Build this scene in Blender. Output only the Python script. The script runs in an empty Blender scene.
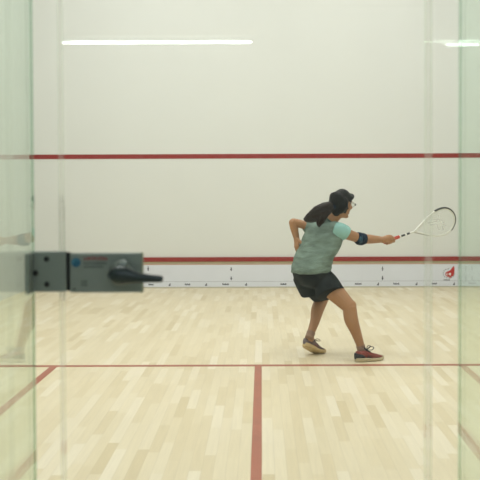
import bpy, bmesh, math, random
from mathutils import Vector, Matrix, noise
random.seed(7)
C = bpy.context.scene.collection
SC = bpy.context.scene
PI = math.pi
R = math.radians

# ------------------------------------------------------------------ camera
F = 888.0; CX, CY = 261.6, 212.0
CAM = Vector((0, 0, 1.32))
ROT = Matrix.Rotation(R(90 - 1.3), 3, 'X') @ Matrix.Rotation(R(-0.19), 3, 'Z')
cd = bpy.data.cameras.new('camera'); cam = bpy.data.objects.new('camera', cd); C.objects.link(cam)
cam.location = CAM; cam.rotation_euler = ROT.to_euler()
cd.sensor_width = 36; cd.lens = 36 * F / 480
cd.shift_x = -(CX - 240) / 480; cd.shift_y = -(240 - CY) / 480
cd.dof.use_dof = True; cd.dof.focus_distance = 7.0; cd.dof.aperture_fstop = 5.0
cd.clip_start = 0.05
SC.camera = cam
SC.view_settings.view_transform = 'Standard'

def ray(px, py): return ROT @ Vector(((px - CX) / F, -(py - CY) / F, -1))
def P(px, py, d):                     # point of the picture at depth d down the court
    r = ray(px, py); return CAM + r * (d / r.y)
def G(px, py, z=0.0):                 # point of the picture at height z
    r = ray(px, py); return CAM + r * ((z - CAM.z) / r.z)

# ------------------------------------------------------------------ node helpers
def srgb(r, g, b):
    f = lambda c: (c / 255 / 12.92) if c / 255 <= 0.04045 else ((c / 255 + 0.055) / 1.055) ** 2.4
    return (f(r), f(g), f(b), 1)

def mat(name, col, rough=0.6, metal=0.0, var=0.0, scale=20, bump=0.0, bscale=60, stretch=None, spec=0.5, sheen=0.0, sss=0.0):
    m = bpy.data.materials.new(name); m.use_nodes = True
    nt = m.node_tree; b = nt.nodes['Principled BSDF']
    b.inputs['Base Color'].default_value = col
    b.inputs['Roughness'].default_value = rough; b.inputs['Metallic'].default_value = metal
    b.inputs['Specular IOR Level'].default_value = spec
    if sheen: b.inputs['Sheen Weight'].default_value = sheen
    if sss:
        b.inputs['Subsurface Weight'].default_value = sss
        b.inputs['Subsurface Radius'].default_value = (0.02, 0.008, 0.004)
        b.inputs['Subsurface Scale'].default_value = 0.5
    tc = nt.nodes.new('ShaderNodeTexCoord'); mp = nt.nodes.new('ShaderNodeMapping')
    nt.links.new(tc.outputs['Object'], mp.inputs['Vector'])
    if stretch: mp.inputs['Scale'].default_value = stretch
    if var:
        n = nt.nodes.new('ShaderNodeTexNoise'); n.inputs['Scale'].default_value = scale; n.inputs['Detail'].default_value = 4
        nt.links.new(mp.outputs['Vector'], n.inputs['Vector'])
        r = nt.nodes.new('ShaderNodeValToRGB')
        r.color_ramp.elements[0].position = 0.3; r.color_ramp.elements[1].position = 0.7
        r.color_ramp.elements[0].color = tuple(c * (1 - var) for c in col[:3]) + (1,)
        r.color_ramp.elements[1].color = tuple(min(1, c * (1 + var)) for c in col[:3]) + (1,)
        nt.links.new(n.outputs['Fac'], r.inputs['Fac']); nt.links.new(r.outputs['Color'], b.inputs['Base Color'])
    if bump:
        n2 = nt.nodes.new('ShaderNodeTexNoise'); n2.inputs['Scale'].default_value = bscale; n2.inputs['Detail'].default_value = 3
        nt.links.new(mp.outputs['Vector'], n2.inputs['Vector'])
        bp = nt.nodes.new('ShaderNodeBump'); bp.inputs['Strength'].default_value = bump; bp.inputs['Distance'].default_value = 0.01
        nt.links.new(n2.outputs['Fac'], bp.inputs['Height']); nt.links.new(bp.outputs['Normal'], b.inputs['Normal'])
    return m

def emit(name, col, s):
    m = bpy.data.materials.new(name); m.use_nodes = True; nt = m.node_tree
    b = nt.nodes['Principled BSDF']; b.inputs['Base Color'].default_value = col
    b.inputs['Emission Color'].default_value = col; b.inputs['Emission Strength'].default_value = s
    return m

def glass(name, tint, f0=0.04, haze=0.0, hazecol=(0.6, 0.7, 0.62, 1)):
    # clear safety glass seen as a thin sheet: tinted transmission, mirror share rising with the angle (Schlick)
    m = bpy.data.materials.new(name); m.use_nodes = True; nt = m.node_tree; N = nt.nodes; L = nt.links
    N.clear()
    out = N.new('ShaderNodeOutputMaterial'); g = N.new('ShaderNodeNewGeometry')
    dot = N.new('ShaderNodeVectorMath'); dot.operation = 'DOT_PRODUCT'
    L.new(g.outputs['Incoming'], dot.inputs[0]); L.new(g.outputs['Normal'], dot.inputs[1])
    def mth(op, a, b=None):
        n = N.new('ShaderNodeMath'); n.operation = op
        for i, v in enumerate((a, b)):
            if v is None: continue
            if isinstance(v, (int, float)): n.inputs[i].default_value = v
            else: L.new(v, n.inputs[i])
        return n.outputs[0]
    c = mth('ABSOLUTE', dot.outputs['Value'])
    k = mth('POWER', mth('SUBTRACT', 1.0, c), 5.0)
    fr = mth('ADD', f0, mth('MULTIPLY', 1 - f0, k))
    t = N.new('ShaderNodeBsdfTransparent'); t.inputs['Color'].default_value = tint
    gl = N.new('ShaderNodeBsdfGlossy'); gl.inputs['Roughness'].default_value = 0.015; gl.inputs['Color'].default_value = (0.93, 1, 0.95, 1)
    base = t.outputs[0]
    if haze:
        df = N.new('ShaderNodeBsdfDiffuse'); df.inputs['Color'].default_value = hazecol
        mh = N.new('ShaderNodeMixShader'); mh.inputs[0].default_value = haze
        tl = N.new('ShaderNodeBsdfTranslucent'); tl.inputs['Color'].default_value = hazecol
        m2 = N.new('ShaderNodeMixShader'); L.new(df.outputs[0], m2.inputs[1]); L.new(tl.outputs[0], m2.inputs[2])
        L.new(base, mh.inputs[1]); L.new(m2.outputs[0], mh.inputs[2]); base = mh.outputs[0]
    mx = N.new('ShaderNodeMixShader'); L.new(fr, mx.inputs[0]); L.new(base, mx.inputs[1]); L.new(gl.outputs[0], mx.inputs[2])
    L.new(mx.outputs[0], out.inputs['Surface'])
    return m

def floor_mat():
    m = bpy.data.materials.new('maple_boards'); m.use_nodes = True; nt = m.node_tree; N = nt.nodes; L = nt.links
    b = N['Principled BSDF']; b.inputs['Roughness'].default_value = 0.42; b.inputs['Specular IOR Level'].default_value = 0.35
    tc = N.new('ShaderNodeTexCoord'); sp = N.new('ShaderNodeSeparateXYZ'); L.new(tc.outputs['Object'], sp.inputs[0])
    def mth(op, a, b_=None):
        n = N.new('ShaderNodeMath'); n.operation = op
        for i, v in enumerate((a, b_)):
            if v is None: continue
            if isinstance(v, (int, float)): n.inputs[i].default_value = v
            else: L.new(v, n.inputs[i])
        return n.outputs[0]
    W, LEN = 0.058, 0.52
    xs = mth('DIVIDE', sp.outputs['X'], W); col = mth('FLOOR', xs); xf = mth('FRACT', xs)
    wn = N.new('ShaderNodeTexWhiteNoise'); wn.noise_dimensions = '1D'; L.new(col, wn.inputs['W'])
    ys = mth('ADD', mth('DIVIDE', sp.outputs['Y'], LEN), mth('MULTIPLY', wn.outputs['Value'], 17.3))
    row = mth('FLOOR', ys); yf = mth('FRACT', ys)
    cb = N.new('ShaderNodeCombineXYZ'); L.new(col, cb.inputs[0]); L.new(row, cb.inputs[1])
    w2 = N.new('ShaderNodeTexWhiteNoise'); w2.noise_dimensions = '2D'; L.new(cb.outputs[0], w2.inputs['Vector'])
    rp = N.new('ShaderNodeValToRGB'); cr = rp.color_ramp
    cr.elements[0].position = 0.0; cr.elements[0].color = srgb(213, 198, 163)
    cr.elements[1].position = 1.0; cr.elements[1].color = srgb(234, 224, 201)
    for p, c in ((0.07, (219, 205, 172)), (0.3, (223, 210, 179)), (0.75, (227, 215, 186))):
        e = cr.elements.new(p); e.color = srgb(*c)
    L.new(w2.outputs['Value'], rp.inputs['Fac'])
    # grain along the boards
    mp = N.new('ShaderNodeMapping'); mp.inputs['Scale'].default_value = (40, 2.2, 1)
    L.new(tc.outputs['Object'], mp.inputs['Vector'])
    ng = N.new('ShaderNodeTexNoise'); ng.inputs['Scale'].default_value = 1.5; ng.inputs['Detail'].default_value = 5
    L.new(mp.outputs[0], ng.inputs['Vector'])
    n3 = N.new('ShaderNodeTexNoise'); n3.inputs['Scale'].default_value = 0.9; n3.inputs['Detail'].default_value = 2
    L.new(tc.outputs['Object'], n3.inputs['Vector'])
    gr = mth('ADD', mth('MULTIPLY', mth('SUBTRACT', ng.outputs['Fac'], 0.5), 0.16), 1.0)
    gr = mth('ADD', gr, mth('MULTIPLY', mth('SUBTRACT', n3.outputs['Fac'], 0.5), 0.10))
    # seams
    ex = mth('MINIMUM', xf, mth('SUBTRACT', 1.0, xf)); sx = mth('LESS_THAN', ex, 0.022)
    ey = mth('MINIMUM', yf, mth('SUBTRACT', 1.0, yf)); sy = mth('LESS_THAN', ey, 0.0028)
    seam = mth('SUBTRACT', 1.0, mth('MULTIPLY', mth('MAXIMUM', sx, sy), 0.09))
    mul = mth('MULTIPLY', gr, seam)
    mx = N.new('ShaderNodeVectorMath'); mx.operation = 'SCALE'
    L.new(rp.outputs['Color'], mx.inputs[0]); L.new(mul, mx.inputs['Scale'])
    L.new(mx.outputs[0], b.inputs['Base Color'])
    return m

# ------------------------------------------------------------------ mesh helpers
def link(name, bm, m, parent=None, smooth=False):
    me = bpy.data.meshes.new(name); bmesh.ops.recalc_face_normals(bm, faces=bm.faces[:]); bm.to_mesh(me); bm.free()
    o = bpy.data.objects.new(name, me); C.objects.link(o)
    for mm in (m if isinstance(m, (list, tuple)) else [m]): me.materials.append(mm)
    if smooth:
        for p in me.polygons: p.use_smooth = True
    if parent is not None: o.parent = parent; o.matrix_parent_inverse = parent.matrix_world.inverted() if parent.type == 'EMPTY' else Matrix()
    return o
def thing(name, label, cat, loc=(0, 0, 0), group=None):
    o = bpy.data.objects.new(name, None); C.objects.link(o); o.location = loc; o.empty_display_size = 0.05
    bpy.context.view_layer.update()
    return tag(o, label, cat, group)
def tag(o, label=None, cat=None, group=None, kind=None):
    if label: o['label'] = label
    if cat: o['category'] = cat
    if group: o['group'] = group
    if kind: o['kind'] = kind
    return o
def box(bm, x0, x1, y0, y1, z0, z1, bev=0.0, seg=2):
    vs = [bm.verts.new((x, y, z)) for x in (x0, x1) for y in (y0, y1) for z in (z0, z1)]
    f = lambda *i: bm.faces.new([vs[k] for k in i])
    fs = [f(0, 1, 3, 2), f(4, 6, 7, 5), f(0, 4, 5, 1), f(2, 3, 7, 6), f(0, 2, 6, 4), f(1, 5, 7, 3)]
    if bev:
        es = list({e for q in fs for e in q.edges})
        bmesh.ops.bevel(bm, geom=es, offset=bev, segments=seg, affect='EDGES', profile=0.5)
    return bm
def B(*a, **k): return box(bmesh.new(), *a, **k)
def struct(name, bm, m, **k): o = link(name, bm, m, **k); o['kind'] = 'structure'; return o

def loft(bm, rings, n=24, p=2.0, cap=True):
    """rings: (centre, U, V) half-axis vectors; capped with domes."""
    def ringpts(c, U, V):
        out = []
        for i in range(n):
            t = 2 * PI * i / n; ct, st = math.cos(t), math.sin(t)
            a = math.copysign(abs(ct) ** (2 / p), ct); b = math.copysign(abs(st) ** (2 / p), st)
            out.append(bm.verts.new(c + U * a + V * b))
        return out
    rs = [ringpts(*r) for r in rings]
    for a, b in zip(rs, rs[1:]):
        for i in range(n): bm.faces.new((a[i], a[(i + 1) % n], b[(i + 1) % n], b[i]))
    if cap:
        for rr, nxt, ring in ((rings[0], rings[1], rs[0]), (rings[-1], rings[-2], rs[-1])):
            c, U, V = rr; d = (c - nxt[0])
            nn = U.cross(V)
            if nn.length < 1e-12: nn = d
            nn.normalize()
            if nn.dot(d) < 0: nn = -nn
            h = min(U.length, V.length) * (cap if isinstance(cap, float) else 0.6)
            prev = ring
            for f_, hh in ((0.75, 0.62), (0.4, 0.9)):
                q = ringpts(c + nn * h * hh, U * f_, V * f_)
                for i in range(n): bm.faces.new((prev[i], prev[(i + 1) % n], q[(i + 1) % n], q[i]))
                prev = q
            v = bm.verts.new(c + nn * h)
            for i in range(n): bm.faces.new((prev[i], prev[(i + 1) % n], v))
    return bm

def catmull(pts, k=4):
    out = []
    q = [pts[0]] + list(pts) + [pts[-1]]
    for i in range(1, len(q) - 2):
        for s in range(k):
            t = s / k; a, b, c, d = q[i - 1], q[i], q[i + 1], q[i + 2]
            out.append(tuple(0.5 * ((2 * b[j]) + (-a[j] + c[j]) * t + (2 * a[j] - 5 * b[j] + 4 * c[j] - d[j]) * t * t + (-a[j] + 3 * b[j] - 3 * c[j] + d[j]) * t ** 3) for j in range(len(b))))
    out.append(tuple(pts[-1])); return out

def tube(bm, pts, rad, n=14, flat=1.0, upv=None, sm=4, cap=0.8):
    """rounded tapering tube through pts (Vectors), radii per point, flat = ratio of second axis."""
    if not isinstance(rad, (list, tuple)): rad = [rad] * len(pts)
    fl = flat if isinstance(flat, (list, tuple)) else [flat] * len(pts)
    if sm > 1 and len(pts) > 2:
        q = catmull([(*p_, r_, f_) for p_, r_, f_ in zip(pts, rad, fl)], sm)
        pts = [Vector(a[:3]) for a in q]; rad = [max(0.0005, a[3]) for a in q]; fl = [a[4] for a in q]
    rings = []; up = upv
    for i, c in enumerate(pts):
        d = (pts[min(i + 1, len(pts) - 1)] - pts[max(i - 1, 0)]).normalized()
        if up is None: up = Vector((0, 0, 1)) if abs(d.z) < 0.9 else Vector((0, 1, 0))
        U = (up - d * up.dot(d)).normalized(); V = d.cross(U); up = U
        rings.append((c, U * rad[i], V * rad[i] * fl[i]))
    return loft(bm, rings, n, cap=cap)

def remeshed(name, bm, m, parent, vox, smooth=6, disp=None):
    """one continuous skin over overlapping lofts"""
    me = bpy.data.meshes.new('tmp'); bmesh.ops.recalc_face_normals(bm, faces=bm.faces[:]); bm.to_mesh(me); bm.free()
    o = bpy.data.objects.new('tmp', me); C.objects.link(o)
    r = o.modifiers.new('r', 'REMESH'); r.mode = 'VOXEL'; r.voxel_size = vox
    if smooth:
        s = o.modifiers.new('s', 'SMOOTH'); s.factor = 0.5; s.iterations = smooth
    bpy.context.view_layer.update()
    ev = o.evaluated_get(bpy.context.evaluated_depsgraph_get())
    me2 = bpy.data.meshes.new_from_object(ev); bpy.data.objects.remove(o); bpy.data.meshes.remove(me)
    me2.name = name; me2.materials.clear(); me2.materials.append(m)
    if disp:
        ns = [v.normal.copy() for v in me2.vertices]
        for v, nn in zip(me2.vertices, ns): v.co = v.co + nn * disp(v.co)
    for p in me2.polygons: p.use_smooth = True
    o = bpy.data.objects.new(name, me2); C.objects.link(o)
    if parent is not None: o.parent = parent
    return o

# ------------------------------------------------------------------ materials
M = {}
M['wall'] = mat('painted_plaster', srgb(224, 226, 222), 0.55, var=0.012, scale=1.2, bump=0.02, bscale=30)
M['corr'] = mat('corridor_paint', srgb(214, 224, 230), 0.7, var=0.02, scale=2)
M['floor'] = floor_mat()
M['red'] = mat('red_line_paint', srgb(144, 38, 34), 0.5, var=0.05, scale=6)
M['redfloor'] = mat('floor_line_paint', srgb(168, 94, 72), 0.4, var=0.10, scale=5)
M['panel'] = mat('white_board', srgb(222, 226, 236), 0.4, var=0.02, scale=3)
M['buff'] = mat('buff_strip', srgb(200, 192, 160), 0.6, var=0.03, scale=5)
M['ink'] = mat('print_ink', srgb(70, 74, 88), 0.6)
M['inkpale'] = mat('pale_print', srgb(168, 172, 182), 0.6)
M['pink'] = mat('pink_edge', srgb(214, 160, 150), 0.6)
M['redink'] = mat('red_print', srgb(186, 40, 40), 0.5)
M['whiteink'] = mat('white_print', srgb(235, 232, 230), 0.5)
M['glass'] = glass('door_glass', (0.975, 0.988, 0.965, 1), 0.022)
M['finglass'] = glass('fin_glass', (0.94, 0.972, 0.95, 1), 0.035, haze=0.06, hazecol=(0.88, 0.97, 0.92, 1))
M['seal'] = glass('clear_seal', (0.97, 0.975, 0.955, 1), 0.03, haze=0.13, hazecol=(0.84, 0.84, 0.8, 1))
M['edge'] = glass('green_glass_edge', (0.62, 0.76, 0.66, 1), 0.04, haze=0.15, hazecol=(0.4, 0.55, 0.45, 1))
M['steel'] = mat('grey_satin_metal', srgb(120, 129, 123), 0.42, metal=0.25, var=0.06, scale=14)
M['steeldark'] = mat('dark_satin_metal', srgb(44, 54, 56), 0.3, metal=0.4, var=0.05, scale=20)
M['black'] = mat('black_gap', srgb(14, 18, 18), 0.6)
M['teal'] = mat('teal_emblem', srgb(22, 84, 112), 0.5)
M['redlabel'] = mat('dull_red_label', srgb(128, 46, 46), 0.5)
M['greylabel'] = mat('etched_grey', srgb(66, 76, 74), 0.5)
M['skin'] = mat('skin', srgb(168, 125, 90), 0.5, var=0.06, scale=9, spec=0.4)
M['hair'] = mat('dark_hair', srgb(18, 16, 17), 0.5, var=0.35, scale=60, bump=0.5, bscale=90, stretch=(1, 1, 0.25), spec=0.15)
M['hairbrown'] = mat('brown_black_hair', srgb(33, 21, 17), 0.5, var=0.5, scale=50, bump=0.5, bscale=110, spec=0.2)
M['shirt'] = mat('heather_green_jersey', srgb(116, 134, 124), 0.85, var=0.28, scale=10, bump=0.6, bscale=50, stretch=(1, 1, 3), spec=0.2)  # heather mottle, its contrast raised to paint in wrinkle shading
M['mint'] = mat('mint_jersey', srgb(146, 190, 184), 0.85, var=0.06, scale=12, spec=0.2)
M['piping'] = mat('dark_green_piping', srgb(78, 102, 96), 0.8)
M['shorts'] = mat('black_shorts_cloth', srgb(19, 23, 25), 0.8, var=0.2, scale=12, spec=0.25)
M['navy'] = mat('navy_elastic', srgb(16, 36, 56), 0.75, var=0.3, scale=30, spec=0.2)
M['teal2'] = mat('teal_highlight', srgb(28, 66, 84), 0.75)  # highlight on the elbow band, put into the pad colour
M['shoered'] = mat('maroon_mesh', srgb(128, 60, 52), 0.75, var=0.15, scale=60)
M['shoegrey'] = mat('mauve_grey_mesh', srgb(122, 102, 98), 0.75, var=0.15, scale=60)
M['shoedark'] = mat('dark_heel_cloth', srgb(46, 44, 48), 0.7, var=0.2, scale=60)
M['shoeheel'] = mat('grey_heel_cloth', srgb(108, 95, 96), 0.7, var=0.2, scale=60)
M['sole'] = mat('pale_rubber', srgb(186, 172, 142), 0.6, var=0.06, scale=30)
M['gum'] = mat('cream_gum_rubber', srgb(196, 170, 122), 0.6, var=0.08, scale=30)
M['lace'] = mat('dark_lace', srgb(52, 46, 46), 0.8)
M['lacepale'] = mat('pale_lace', srgb(176, 160, 140), 0.8)
M['sock'] = mat('pale_sock', srgb(150, 122, 104), 0.9, var=0.08, scale=60)
M['frame'] = mat('white_racket_frame', srgb(226, 226, 218), 0.35)
M['bumper'] = mat('black_bumper', srgb(52, 56, 54), 0.5)
M['string'] = mat('white_string', srgb(226, 230, 222), 0.5)
M['grip'] = mat('red_grip', srgb(188, 74, 58), 0.75, var=0.1, scale=60)
M['lens'] = glass('eyewear_lens', (0.94, 0.95, 0.95, 1), 0.04)
M['eyewhite'] = mat('eye_white', srgb(225, 220, 212), 0.3)
M['iris'] = mat('dark_iris', srgb(32, 22, 18), 0.2)
M['lip'] = mat('lip', srgb(150, 88, 72), 0.5)
M['tube'] = emit('lit_tube', (0.95, 1.0, 0.98, 1), 50)
M['lampbody'] = mat('white_lamp_body', srgb(230, 230, 228), 0.5)
M['aluminium'] = mat('aluminium_rail', srgb(170, 174, 172), 0.4, metal=0.6)

# ------------------------------------------------------------------ court shell
XL, XR, YF, YG, H = -3.19, 3.12, 12.22, 2.35, 5.7
YB, HC = -1.6, 2.62           # corridor behind the glass
T = 0.12
struct('floor', B(XL - T, XR + T, YB - T, YF + T, -0.1, 0), M['floor'])
struct('wall_front', B(XL - T, XR + T, YF, YF + T, 0, H), M['wall'])
struct('wall_left', B(XL - T, XL, YB - T, YF, 0, H), M['wall'])
struct('wall_right', B(XR, XR + T, YB - T, YF, 0, H), M['wall'])
struct('ceiling', B(XL - T, XR + T, YG, YF + T, H, H + 0.1), M['wall'])
struct('wall_back', B(XL, XR, YG - 0.03, YG + 0.09, 2.16, H), M['wall'])
struct('wall_corridor', B(XL, XR, YB - T, YB, 0, HC), M['corr'])
struct('ceiling_corridor', B(XL, XR, YB, YG - 0.03, HC, HC + 0.1), M['corr'])

def wz(py): return P(261, py, YF).z
# painted lines
struct('trim_1', B(XL, XR, YF - 0.004, YF, wz(158.4), wz(153.9)), M['red'])                # service line
y1, y2 = G(261, 366.3).y, G(261, 364.7).y
struct('trim_2', B(XL, XR, y1, y2, 0, 0.0015), M['redfloor'])                                 # short line
xh = G(257.9, 366).x
struct('trim_3', B(xh - 0.0235, xh + 0.0285, YG, y1, 0, 0.0015), M['redfloor'])            # half court line
xb = G(54.5, 366).x
def lbox(xa, xc, ya, yb):
    bm = bmesh.new(); box(bm, xa, xc, ya, yb, 0, 0.0015); return bm
struct('trim_4', lbox(xb - 0.028, xb + 0.028, y1 - 1.65, y1), M['redfloor'])
struct('trim_5', lbox(XL, xb - 0.028, y1 - 1.65, y1 - 1.6), M['redfloor'])
xb2 = 2 * xh - xb
struct('trim_6', lbox(xb2 - 0.028, xb2 + 0.028, y1 - 1.65, y1), M['redfloor'])
struct('trim_7', lbox(xb2 + 0.028, XR, y1 - 1.65, y1 - 1.6), M['redfloor'])

# ------------------------------------------------------------------ the board (tin) along the front wall
tin = thing('tin_board', 'long white printed board with red top rail along foot of front wall', 'board', (0, YF, 0))
PX = lambda px: P(px, 270, YF - 0.025).x
link('top_rail', B(XL, XR, YF - 0.035, YF, wz(261.3), wz(257.0), bev=0.004), M['red'], tin)['label'] = 'red painted top rail'
link('backing_strip', B(XL, XR, YF - 0.012, YF, wz(265.2), wz(261.3)), M['buff'], tin)['label'] = 'buff strip under the rail'
link('panel', B(XL, XR, YF - 0.025, YF, 0.016, wz(264.6)), M['panel'], tin)['label'] = 'pale grey white panel'
link('foot_shade', B(XL, XR, YF - 0.03, YF, 0.0, 0.016), mat('grey_foot_shade', srgb(190, 186, 168), 0.6), tin)['label'] = 'grey strip for the shadow line at the foot'  # shadow line under the panel, drawn as a grey strip
yP = YF - 0.025
def mark(bm, px0, px1, py0, py1, e=0.0012):
    z0, z1 = P(px0, py1, yP).z, P(px0, py0, yP).z
    box(bm, PX(px0), PX(px1), yP - e, yP, z0, z1)
def slope(px): return -(px - 261) * 0.0033
for px, w in ((151, 5), (187.5, 5.5), (225.5, 6.5), (283.5, 6), (321, 6), (358.3, 6.6), (396.3, 6), (434.3, 5.4)):   # tiny printed words
    n = 5; bm = bmesh.new(); s = slope(px)
    for i in range(n):
        a = px - w / 2 + i * w / n
        mark(bm, a, a + w / n * 0.72, 283.2 + s + (0.5 if i % 2 else 0), 284.9 + s)
    mark(bm, px - w / 2, px + w / 2, 284.3 + s, 284.9 + s, 0.001)
    link('printed_word', bm, M['ink'], tin)['label'] = 'tiny dark printed word'
for px in (169.5, 206, 246, 303, 340, 378, 416.5, 454):
    s = slope(px); bm = bmesh.new()
    mark(bm, px - 0.9, px + 0.9, 284.2 + s, 285.6 + s); mark(bm, px + 0.1, px + 0.9, 283 + s, 284.25 + s)
    link('tick_mark', bm, M['ink'], tin)['label'] = 'tiny dark tick'
for px, segs in ((87, ((266.5, 270.4), (276.3, 280))), (148.2, ((266.5, 271), (276.3, 280))), (231.2, ((267.2, 271), (276.6, 280.2))), (382.5, ((266.6, 270.8), (276, 280.2)))):
    for a, b in segs:
        bm = bmesh.new(); mark(bm, px - 0.45, px + 0.45, a, b); mark(bm, px - 1.0, px + 1.0, (a + b) / 2 - 0.2, (a + b) / 2 + 0.5)
        link('dash_mark', bm, M['ink'], tin)['label'] = 'short dark vertical dash'
bm = bmesh.new()
for px in (466, 472):
    for a, b in ((266.2, 270.6), (275.4, 280)): mark(bm, px - 0.5, px + 0.5, a, b)
mark(bm, 468, 476, 282.6, 284.2)
mark(bm, 20, 490, 282.0, 282.35, 0.0006)
link('pale_print', bm, M['inkpale'], tin)['label'] = 'thin pale rule and faint marks'
bm = bmesh.new(); mark(bm, 20, 490, 264.7, 265.2, 0.001); link('edge_line', bm, M['pink'], tin)['label'] = 'faint pink top edge line'

# red emblem with dotted ring and small words below
def flat_poly(bm, pts, e, thick=0.001):
    pts = [(450.6 + (x - 451) * 1.14, 272.4 + (y - 272.4) * 1.1) for x, y in pts]
    f = [bm.verts.new((PX(x), yP - e, P(x, y, yP).z)) for x, y in pts]
    b = [bm.verts.new((PX(x), yP - e + thick, P(x, y, yP).z)) for x, y in pts]
    bm.faces.new(f); bm.faces.new(b[::-1]); n = len(pts)
    for i in range(n): bm.faces.new((f[i], b[i], b[(i + 1) % n], f[(i + 1) % n]))
bm = bmesh.new()
flat_poly(bm, [(446.3, 274.6), (446.6, 272.6), (448.4, 271.4), (450.6, 270.6), (452.2, 268.2), (454.0, 266.3), (454.4, 269), (454.2, 273.2), (453.2, 275.6), (451.4, 276.4), (450.6, 277.9), (449.6, 276.4), (447.6, 276.2)], 0.002)
emb = link('emblem', bm, M['redink'], tin); emb['label'] = 'red flame shaped emblem'
bm = bmesh.new()
flat_poly(bm, [(449.2, 273.4), (450.6, 272.6), (451.4, 273.2), (451.0, 275.2), (450.2, 275.4), (450.4, 274.4), (449.2, 274.6)], 0.003)
flat_poly(bm, [(447.2, 273.8), (448.2, 273.1), (448.0, 275), (447.3, 275.2)], 0.003)
link('emblem_cutout', bm, M['whiteink'], emb)['label'] = 'white cut out figure'
bm = bmesh.new()
for i in range(14):
    t = R(70 + i * 25.7)
    if 10 < (70 + i * 25.7) % 360 < 95: continue
    mx, my = 448.8 + 5.6 * math.cos(t), 273.4 - 4.6 * math.sin(t)
    mark(bm, mx - 0.45, mx + 0.45, my - 0.45, my + 0.45, 0.0012)
link('dotted_ring', bm, M['ink'], emb)['label'] = 'ring of dark dots'
bm = bmesh.new()
for i in range(7): mark(bm, 443.9 + i * 0.9, 444.5 + i * 0.9, 279.3, 280.6 - 0.3 * (i % 2))
link('caption', bm, M['ink'], emb)['label'] = 'small dark lettering'

# ------------------------------------------------------------------ glass back wall
GT = 0.012
xd0, xd1 = P(61.4, 240, YG).x, P(428.5, 240, YG).x
xf0, xf1 = P(33, 240, YG).x, P(460, 240, YG).x
HG = 2.14
def sheet(x0, x1, y, z0, z1):        # a pane: one clear sheet
    bm = bmesh.new(); vs = [bm.verts.new(p) for p in ((x0, y, z0), (x1, y, z0), (x1, y, z1), (x0, y, z1))]; bm.faces.new(vs); return bm
door = struct('door_1', B(xd0 + 0.004, xd1 - 0.004, YG, YG + GT, 0.012, HG - 0.05), M['glass'])
struct('window_1', B(XL, xd0 - 0.004, YG, YG + GT, 0.0, HG + 0.02), M['glass'])
struct('window_2', B(xd1 + 0.004, XR, YG, YG + GT, 0.0, HG + 0.02), M['glass'])
s1 = link('door_seal', B(xd0 - 0.005, xd0 + 0.0055, YG - 0.004, YG + GT + 0.004, 0.01, HG), M['seal'], door); s1['label'] = 'narrow clear seal on the lock side'
s2 = link('door_seal', B(xd1 - 0.009, xd1 + 0.009, YG - 0.004, YG + GT + 0.004, 0.01, HG), M['seal'], door); s2['label'] = 'wide clear seal on the hinge side'
def fin(name, x, rot):
    bm = bmesh.new(); box(bm, -0.006, 0.006, -0.46, -0.004, 0, HG + 0.02)
    o = struct(name, bm, M['finglass']); o.location = (x, YG, 0); o.rotation_euler = (0, 0, rot)
    e = link('glass_edge', B(-0.0035, 0.0035, -0.004, -0.0005, 0, HG + 0.02), M['edge'], o); e['label'] = 'dark green polished edge'
    return o
fin('window_3', xf0, R(-0.45)); fin('window_4', xf1, R(-0.3))

# ------------------------------------------------------------------ lock on the door and its keeper on the side pane
YL = YG - 0.001
def LX(px, d=YL): return P(px, 272, d).x
def LZ(py, d=YL): return P(100, py, d).z
lock = thing('door_lock', 'grey metal box lock with dark lever handle on the glass door', 'lock', (LX(105), YL, LZ(272)))
d0 = YL - 0.026
link('lock_case', B(LX(69.6, d0), LX(141.6, d0), d0, YL, LZ(292.6, d0), LZ(253.2, d0), bev=0.0035, seg=3), M['steel'], lock)['label'] = 'grey rectangular lock case'
link('side_strip', B(LX(140.0, d0), LX(142.4, d0), d0 + 0.001, YL - 0.001, LZ(292.8, d0), LZ(253.0, d0), bev=0.001), mat('green_grey_strip', srgb(110, 122, 100), 0.4, metal=0.3), lock)['label'] = 'paler end strip'
link('cover_screw', loft(bmesh.new(), [(Vector((LX(74.2, d0), d0 + 0.001, LZ(289, d0))), Vector((0.003, 0, 0)), Vector((0, 0, 0.003))), (Vector((LX(74.2, d0), d0 - 0.001, LZ(289, d0))), Vector((0.003, 0, 0)), Vector((0, 0, 0.003)))], 12, cap=0.3), M['steeldark'], lock, smooth=True)
def disc(bm, cx, cz, r, y, t=0.001, n=24):
    return loft(bm, [(Vector((cx, y, cz)), Vector((r, 0, 0)), Vector((0, 0, r))), (Vector((cx, y - t, cz)), Vector((r, 0, 0)), Vector((0, 0, r)))], n, cap=0.02)
kk = d0 / F
em = link('emblem', disc(bmesh.new(), LX(76.2, d0), LZ(262.4, d0), 4.7 * kk, d0), M['teal'], lock); em['label'] = 'round teal emblem'
bm = bmesh.new()   # lighter swirl in the emblem
for k in range(7):
    t0 = R(200 - k * 24); t1 = R(200 - (k + 1) * 24); cx, cz = LX(76.2, d0), LZ(262.4, d0)
    q = []
    for t, rr in ((t0, 3.6), (t1, 3.6), (t1, 2.2 + 0.15 * k), (t0, 2.2 + 0.15 * (k - 1))):
        q.append(bm.verts.new((cx + math.cos(t) * rr * kk, d0 - 0.0018, cz + math.sin(t) * rr * kk)))
    bm.faces.new(q)
link('emblem_swirl', bm, mat('pale_teal', srgb(70, 130, 150), 0.5), em)['label'] = 'paler blue swirl'
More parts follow.
